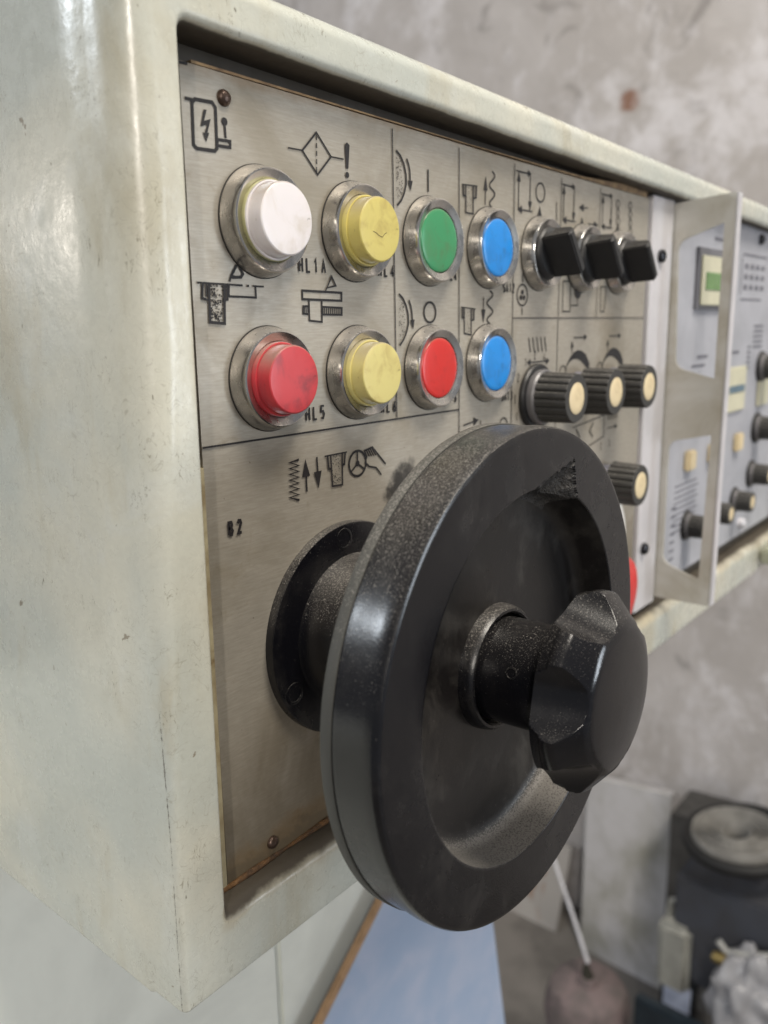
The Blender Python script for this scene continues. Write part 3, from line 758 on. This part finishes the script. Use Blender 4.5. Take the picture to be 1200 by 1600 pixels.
KEY = box('key', -.035, .035, -.022, 0, -.035, .035, CREAM, .006)
for x, z in ((2.845, -.463), (3.08, -.466), (3.375, -.460)): part('key', KEY, (x, -.002, z), label=None)
part('switch_plate', box('switch_plate', 3.20, 3.42, -.012, -.0022, -.335, -.165, LCDF, .004), label='cream switch plate with a blue grey window')
part('switch_window', box('switch_window', 3.22, 3.40, -.0145, -.0122, -.262, -.235, m_plain('blue_grey_window', (.12, .2, .26), .4), .001))
part('switch_plate', box('switch_plate', 3.60, 3.75, -.012, -.0022, -.34, -.20, LCDF, .004))
for i, (x, z, k) in enumerate(((2.87, -.70, .68), (3.135, -.70, .68), (3.40, -.70, .68), (3.60, -.62, .72), (3.63, -.43, .8), (3.63, -.18, .8), (3.95, -.66, .8), (3.95, -.30, .8))):
    o = knob(x, z, ['small ribbed black knob seen through the lower cut-out of the guard', 'small ribbed black knob just right of the guard plate'][i] if i < 2 else None, y=-.002)
    o.scale = (k, k, k)
part('stud', lathe('stud', [(.02, 0), (.02, -.02), (.012, -.026), (.002, -.027)], ALU, 20), (3.50, -.002, -.815))
part('screw', SCR, (3.50, -.002, .31))
part('support_arm', box('support_arm', 3.66, 4.4, -.35, -.05, -1.02, -.955, m_plain('olive_painted_arm', (.36, .37, .28), .5, 0, .3, 4), .01), label='grey green arm under the far end of the cabinet')

# ---- bearing flange of the handwheel, bolted to the plate
HC = Vector((1.0770, 0, -.5410))
def flfn(r, y, a): return r, y
FL = lathe('bearing_flange', [(.1995, 0), (.2000, -.0145), (.1985, -.0175), (.195, -.0188), (.150, -.0192), (.1415, -.0205), (.1395, -.026), (.1385, -.15), (.135, -.156), (.095, -.158), (.095, -.20)], BLACK, 128, 30)
fl = part('bearing_flange', FL, HC, label='round black flange the handwheel turns in')
BOLT = lathe('flange_bolt', [(.0205, -.0185), (.0203, -.0195), (.0190, -.0199), (.0150, -.0198), (.0140, -.0165), (.0085, -.0160), (.0080, -.0125), (.001, -.0125)], BLACK, 32)
for a in (94.7, -153.2, -29):
    part('flange_bolt', BOLT, HC+Vector((.1725*math.cos(R(a)), 0, .1725*math.sin(R(a)))), fl)

# ================================================================== HANDWHEEL
hw = thing('handwheel', HC+Vector((0, -.2, 0)), 'large black handwheel with a chipped rim, dished face and star-shaped clamping knob', 'handwheel')
def ch_depth(x, z):
    """how far inside the chipped place of the rim a point lies (<=0 outside)"""
    r = math.hypot(x, z); a = math.degrees(math.atan2(z, x))
    apex = (.352, 68.5); 
    # two straight flanks from the apex to the inner edge, roughened
    def P2(r_, a_): return Vector((r_*math.cos(R(a_)), r_*math.sin(R(a_))))
    if not 50 < a < 100: return -1
    A, B1, B2 = P2(*apex), P2(.297, 91), P2(.290, 59.5)
    p = Vector((x, z)); p += Vector((noise.noise(Vector((x*70, z*70, 1))), noise.noise(Vector((x*70, z*70, 5)))))*.004
    def side(a_, b_, q): d = (b_-a_).normalized(); n_ = Vector((-d.y, d.x)); return (q-a_).dot(n_)
    return min(side(A, B1, p), -side(A, B2, p))
prof = [(.10, -.295), (.20, -.297), (.30, -.302), (.372, -.305), (.3845, -.3075), (.3855, -.311), (.3868, -.333), (.3862, -.350), (.3852, -.375), (.3845, -.3895), (.3838, -.3945), (.3815, -.3985), (.3775, -.3999)]
for i in range(1, 33): prof.append((.3775-(.3775-.3000)*i/32 if i > 3 else .3775-.0024*i+.0, -.4000))
prof = [((r+(.0080 if y < -.37 else .0050) if r > .3695 and y < -.304 else r), y) for r, y in prof]
prof += [(.2988, -.3995), (.2978, -.3985)]
for i in range(1, 13): prof.append((.2978-.0075*i/12, -.3985+.048*i/12))
prof += [(.2880, -.3440), (.2830, -.3375), (.2750, -.3335), (.2640, -.3318)]
for i in range(1, 9): prof.append((.264-.166*i/8, -.3318+.006*i/8))
SEG = 720
vs, fs = lathe_geo(prof, SEG, cap0=True, cap1=True)
nv = []
for (x, y, z) in vs:
    r = math.hypot(x, z)
    if y < -.335 and .270 < r < .362:
        d = ch_depth(x, z)
        if d > 0:
            rough = .0045*noise.noise(Vector((x*60, z*60, 3)))+.0030*noise.noise(Vector((x*150, z*150, 9)))+.0018*noise.noise(Vector((x*330, z*330, 2)))
            ynew = -.4+.004+d*.95+rough
            y = max(y, ynew) if y < -.34 else y
    nv.append((x, y, z))
wb = mesh('wheel_body', nv, fs, DISH, 30)
# rim side and face are glossier and less dusty than the dish
wb.materials.append(BLACK); wb.materials.append(m_plain('fractured_bakelite', (.030, .028, .027), .55, 0, .5, 60, (.07, .065, .06), .8))
nprof = len(prof)
for p in wb.polygons:
    if p.loop_total != 4: continue
    i = min(p.vertices)//SEG
    if i < 46: p.material_index = 1
    c = p.center/S
    if c.y < -.335 and .27 < math.hypot(c.x, c.z) < .362 and ch_depth(c.x, c.z) > 0: p.material_index = 2
part('wheel_body', wb, HC, hw)
part('rim_band', lathe('rim_band', [(.380, -.3045), (.3925, -.3060), (.3938, -.3085), (.3938, -.3225), (.3930, -.3245), (.388, -.3250)], BAND, 256, 40, cap0=False, cap1=False), HC, hw, 'dusty grey band round the back of the rim')
part('wheel_boss', lathe('wheel_boss', [(.085, -.2), (.085, -.26), (.10, -.2955)], BLACK, 64, cap0=False, cap1=False), HC, hw)
part('hub_collar', lathe('hub_collar', [(.104, -.3255), (.103, -.336), (.1010, -.345), (.0975, -.3495), (.0935, -.3500), (.0905, -.347), (.0895, -.335)], BLACK, 96, 30, cap0=False, cap1=False), HC, hw)
part('hub', lathe('hub', [(.0845, -.325), (.0848, -.360), (.0842, -.4200), (.0825, -.470)], GLOSS, 96, cap0=False), HC, hw)
sp = HC+Vector((.0835*math.cos(R(157.6)), -.405, .0835*math.sin(R(157.6))))
g = lathe('grub_screw', [(.0095, .003), (.0095, -.0015), (.0075, -.0018), (.0065, .0015), (.001, .0018)], BLACK, 24)
go = part('grub_screw', g, sp, hw); go.rotation_euler = Vector((math.cos(R(157.6)), 0, math.sin(R(157.6)))).rotation_difference(Vector((0, -1, 0))).inverted().to_euler()
dh = Vector((.235*math.cos(R(24)), 0, .235*math.sin(R(24))))
part('threaded_plug', lathe('threaded_plug', [(.024, -.3275), (.024, -.3298), (.0230, -.3302), (.0215, -.3299), (.0208, -.3285), (.002, -.3284)], DISH, 40), HC+dh, hw)
# star knob: six concave flutes cut into a double-coned disc
KR, CUT, CD0 = .153, .079, .2035
def star(r, y, a):
    best = r; CD = CD0+(y+.50)*.37
    for k in range(6):
        ph = a-R(47+60*k); ph = (ph+math.pi) % (2*math.pi)-math.pi
        if abs(ph) > 1: continue
        s_ = CD*math.sin(ph); 
        if abs(s_) < CUT and math.cos(ph) > 0:
            lim = CD*math.cos(ph)-math.sqrt(CUT*CUT-s_*s_); best = min(best, lim)
    return best, y
kp = [(.0700, -.452), (.0860, -.4535), (.0930, -.4550)]
n1 = 48
for i in range(1, n1+1): t = i/n1; kp.append((.093+(KR-.093-.006)*t, -.455-.018*t))
kp += [(KR-.0055, -.476), (KR-.004, -.482)]
kp += [(KR-.003, -.4875), (KR-.0005, -.4905), (KR, -.494), (KR, -.502), (KR-.001, -.5065), (KR-.0035, -.511)]
for i in range(1, 41): t = i/40; kp.append((KR-.0035-.034*t, -.511-.029*t))
kp += [(.1095, -.5425), (.104, -.5446), (.095, -.5462), (.07, -.5482), (.04, -.5495), (.015, -.550), (.002, -.550)]
kv, kf = lathe_geo(kp, 900, fn=star)
part('star_knob', mesh('star_knob', kv, kf, GLOSS, 24), HC, hw, 'glossy black six-fluted clamping knob')

hw.rotation_euler = (-.012, 0, .017)
# ================================================================== BEHIND AND BELOW
mc = thing('machine_body', (1.2, 1.1, -9), 'pale grey green machine body below the control cabinet', 'machine')
BODY = m_plain('pale_machine_enamel', (.78, .80, .74), .42, 0, .16, 2.5, None, .06)
part('body_panel', box('body_panel', -1.6, 1.492, .72, 1.6, -8.9, -1.05, BODY, .01), (0, 0, 0), mc)
part('body_panel', box('body_panel', 1.500, 2.25, .724, 1.6, -8.9, -1.05, BODY, .01), (0, 0, 0), mc)
bb = thing('blue_board', (2.1, .66, -4.5), 'light blue painted board with a bare wood edge leaning below the handwheel', 'board')
def bp(u, v): p = aty(u, v, .66); return (p.x, p.z)
part('board_face', prism('board_face', [[bp(630, 1335), bp(740, 1290), bp(770, 1450), bp(790, 1620), bp(830, 1900), bp(330, 1900), bp(497, 1608), bp(590, 1420)]], 'y', .655, .672, m_plain('light_blue_paint', (.32, .41, .57), .5, 0, .25, 5, (.40, .46, .60))), (0, 0, 0), bb)
part('wood_edge', prism('wood_edge', [[bp(630, 1335), bp(590, 1420), bp(497, 1608), bp(330, 1900), bp(324, 1900), bp(490, 1606), bp(585, 1418), bp(626, 1334)]], 'y', .651, .672, m_plain('bare_wood', (.40, .25, .14), .7, 0, .5, 14)), (0, 0, 0), bb)

def poly_x(name, pts, x, th, mat, parent):     # slab parallel to the wall, outline given by points of the plane x
    P = [atx(u, v, x) for u, v in pts]
    return part(name, prism(name, [[(p.y, p.z) for p in P]], 'x', x, x+th, mat), (0, 0, 0), parent)
def lone(o, label, cat, group=None): o['label'] = label; o['category'] = cat; return o
# leaning white board
zb = -9.0
A = [atx(918, 1213, 10.2), atx(1048, 1243, 10.2), atx(1036, 1580, 9.75), atx(903, 1560, 9.75)]
vs = []
for dx_ in (0, .12): vs += [(p.x+dx_, p.y, p.z) for p in A]
me = mesh('leaning_board', vs, [(0, 1, 2, 3), (4, 5, 6, 7), (0, 1, 5, 4), (1, 2, 6, 5), (2, 3, 7, 6), (3, 0, 4, 7)], m_plain('dirty_white_board', (.56, .55, .56), .6, 0, .35, 1.2, (.32, .31, .27)))
lone(obj('leaning_board', me), 'tall dirty white board leaning against the concrete wall', 'board')
# rust-stained sheet left of it
A = [atx(735, 1290, 10.35), atx(893, 1325, 10.35)]
vs = []
for dx_ in (0, .08):
    vs += [(10.35+dx_, A[0].y, A[0].z), (10.35+dx_, A[1].y, A[1].z), (9.9+dx_, A[1].y, zb), (9.9+dx_, A[0].y, zb)]
tR = NT('rust_blotched_sheet'); cc = tR.mix(tR.ramp(tR.noise(1.6, 4, .6, .6), .56, .72), (.36, .34, .32), (.26, .15, .09)); tR.out(cc, .7)
lone(obj('stained_sheet', mesh('stained_sheet', vs, [(0, 1, 2, 3), (4, 5, 6, 7), (0, 1, 5, 4), (1, 2, 6, 5), (2, 3, 7, 6), (3, 0, 4, 7)], tR.m)), 'grey rust-blotched sheet standing behind the pink sack', 'sheet')
# coil of strapping and the black hose under it
def ringx(c, r, w_, n=40, tilt=.0): return None
cc_ = atx(1150, 1312, 8.3)
coil = thing('strapping_coil', cc_, 'round grey coil of strapping lying tipped on the dark box', 'coil')
CM = m_plain('grey_strapping', (.30, .29, .27), .6, 0, .3, 6)
rot = Matrix.Rotation(R(-4), 3, 'Y') @ Matrix.Rotation(R(-6), 3, 'X')
def torus(R0, r0, rz, mat, zoff, n=48, m=10):
    v, f = [], []
    for i in range(n):
        a = 2*math.pi*i/n
        for j in range(m):
            b = 2*math.pi*j/m; q = R0+r0*math.cos(b)
            v.append(rot @ Vector((q*math.cos(a), q*math.sin(a), zoff+rz*math.sin(b))))
    for i in range(n):
        for j in range(m): f.append((i*m+j, ((i+1) % n)*m+j, ((i+1) % n)*m+(j+1) % m, i*m+(j+1) % m))
    return mesh('winding', v, f, mat, 60)
for k, R0 in enumerate((.16, .215, .27, .325, .38, .43)):
    part('winding', torus(R0, .019, .11, CM, .012*(k % 2)), cc_, coil)
hose = lone(obj('rubber_hose', torus(.56, .06, .07, m_plain('black_rubber', (.012, .012, .012), .6), -.02), None, cc_+Vector((.05, -.05, .03))), 'black rubber hose looped round the strapping coil', 'hose')
hose.data.name = 'rubber_hose'
# dark box with crumpled grey cover
bx_ = atx(1062, 1358, 8.0)
lone(obj('dark_box', box('dark_box', 0, 1.2, -1.6, 0, -1.25, 0, m_plain('dark_blue_grey', (.055, .06, .075), .6, 0, .5, 2.5, (.045, .045, .05)), .03), None, bx_+Vector((-.1, 0, 0))), 'dark blue grey box under the strapping coil', 'box')
dc = atx(1049, 1266, 9.6)
lone(obj('dark_backdrop', prism('dark_backdrop', [[(dc.y, dc.z-.04), (dc.y-.5, dc.z), (dc.y-2.4, dc.z+.05), (dc.y-2.4, -9), (dc.y, -9)]], 'x', 9.6, 10.3, m_plain('dark_grey_backdrop', (.05, .048, .046), .75, 0, .5, 2, (.10, .095, .09)))), 'added dark grey crate against the wall behind the strapping coil', 'backdrop')  # panel added to fill the dark area behind the coil
# white jerrycan
jc = atx(1060, 1465, 8.0)
can = thing('jerrycan', jc+Vector((0, 0, -.55)), 'translucent white jerrycan with looped handle and red cap left of the dark box', 'jerrycan')
JM = m_plain('milky_plastic', (.33, .33, .30), .45, 0, .3, 4)
part('can_body', box('can_body', jc.x-.2, jc.x+.2, jc.y-.18, jc.y+.17, jc.z-.55, jc.z+.25, JM, .06, 3), (0, 0, 0), can)
part('handle', tube('handle', [jc+Vector((0, .12, .25)), jc+Vector((0, .10, .42)), jc+Vector((0, 0, .48)), jc+Vector((0, -.12, .38)), jc+Vector((0, -.14, .1))], .035, JM), (0, 0, 0), can)
part('cap', lathe('cap', [(.05, .04), (.055, -.04), (.002, -.05)], m_plain('dark_red_cap', (.30, .02, .02), .4), 24), jc+Vector((0, -.02, .58)), can)
# carton with pale label below the jerrycan
ct = atx(1057, 1552, 7.9)
crt = thing('black_carton', ct+Vector((0, 0, -.4)), 'black carton with a bluish white label under the jerrycan', 'carton')
part('carton_body', box('carton_body', ct.x, ct.x+.5, ct.y-.20, ct.y+.18, ct.z-.9, ct.z+.27, m_plain('black_card', (.012, .016, .02), .6), .015), (0, 0, 0), crt)
part('carton_label', box('carton_label', ct.x-.006, ct.x, ct.y-.155, ct.y+.145, ct.z-.20, ct.z+.13, m_plain('bluish_label', (.50, .56, .72), .5, 0, .06, 5), .002), (0, 0, 0), crt)
# dark tray across the bottom right
tr = atx(1050, 1592, 7.2)
lone(obj('dark_tray', box('dark_tray', 7.2, 7.32, tr.y-.45, tr.y+.40, tr.z-.5, tr.z+.03, m_plain('dark_teal_tray', (.015, .025, .035), .4, 0, .4, 6), .02)), 'dark teal tray at the bottom edge below the carton', 'tray')
# grey upright board right of the carton
lone(poly_x('grey_plank', [(1084, 1500), (1118, 1508), (1112, 1600), (1108, 1700), (1078, 1700)], 8.0, .12, m_plain('grey_plank_wood', (.15, .145, .14), .7, 0, .3, 5), None) if False else
     obj('grey_plank', (lambda P: prism('grey_plank', [[(p.y, p.z) for p in P]], 'x', 7.95, 8.1, m_plain('grey_plank_wood', (.15, .145, .14), .7, 0, .3, 5)))([atx(u, v, 7.95) for u, v in ((1084, 1495), (1120, 1500), (1114, 1600), (1108, 1800), (1078, 1800))])),
     'short grey plank standing between the carton and the plastic bag', 'plank')
# crumpled white plastic bag
bg = atx(1172, 1565, 7.6); v, f = [], []
nn, mm = 48, 28
for i in range(mm+1):
    th = math.pi*i/mm
    for k in range(nn):
        a = 2*math.pi*k/nn; d = Vector((math.sin(th)*math.cos(a), math.sin(th)*math.sin(a), math.cos(th)))
        rr = .42*(1+.35*noise.noise(d*2.2)+.16*abs(noise.noise(d*6))+.06*noise.noise(d*14)); v.append((d.x*rr*.8, d.y*rr*.85, d.z*rr*1.15))
for i in range(mm):
    for k in range(nn): f.append((i*nn+k, i*nn+(k+1) % nn, (i+1)*nn+(k+1) % nn, (i+1)*nn+k))
lone(obj('plastic_bag', mesh('plastic_bag', v, f, m_plain('white_polythene', (.36, .36, .38), .3, 0, .35, 5), 60), None, bg), 'crumpled white plastic bag at the bottom right corner', 'bag')
lone(obj('pale_pipe', tube('pale_pipe', [atx(1122, 1470, 7.7), atx(1136, 1488, 7.7), atx(1160, 1492, 7.7), atx(1230, 1496, 7.7)], .035, m_plain('pale_pipe_plastic', (.45, .45, .43), .4))), 'pale bent pipe lying above the white plastic bag', 'pipe')
lone(obj('brass_fitting', lathe('brass_fitting', [(.05, .1), (.06, .05), (.06, -.05), (.035, -.08), (.035, -.12), (.002, -.12)], m_plain('dull_brass', (.35, .26, .10), .4, .7), 20), None, atx(1130, 1500, 7.65)), 'small dull brass fitting below the end of the pale pipe', 'fitting')
# pink sack with dark neck and a thin white rod rising from it
sk = atx(917, 1572, 7.4)
sack = thing('pink_sack', sk+Vector((0, 0, -.5)), 'dusty pink rounded sack tied at a dark neck, standing at the bottom edge', 'sack')
v, f = [], []
for i in range(25):
    t = i/24; z = -.62+1.02*t; rr = .47*math.sqrt(max(0.0, 1-((z+.05)/.60)**2))*1.0 if z < .30 else .12-.25*(z-.30)
    rr = max(rr, .05)
    for k in range(48):
        a = 2*math.pi*k/48; q = rr*(1+.05*noise.noise(Vector((math.cos(a)*2, math.sin(a)*2, z*3)))+.015*math.sin(a*11)*clamp((z-.1)*4)); v.append((q*math.cos(a), q*math.sin(a), z))
for i in range(24):
    for k in range(48): f.append((i*48+k, i*48+(k+1) % 48, (i+1)*48+(k+1) % 48, (i+1)*48+k))
f.append(tuple(range(48))); f.append(tuple(24*48+k for k in range(48)))
part('sack_body', mesh('sack_body', v, f, m_plain('dusty_pink_cloth', (.20, .155, .155), .8, 0, .4, 4, (.12, .105, .10)), 60), sk, sack)
part('neck_tie', tube('neck_tie', [sk+Vector((0, 0, .34)), sk+Vector((0, .01, .42)), sk+Vector((0, .03, .52))], [.10, .06, .035], m_plain('dark_tie', (.03, .028, .02), .8), 12), (0, 0, 0), sack)
lone(obj('white_rod', tube('white_rod', [atx(919, 1505, 7.4), atx(895, 1430, 7.6), atx(866, 1345, 7.85), atx(850, 1300, 8.0)], .022, m_plain('white_rod_paint', (.62, .62, .66), .4), 10)), 'thin white rod slanting up from the neck of the pink sack', 'rod')
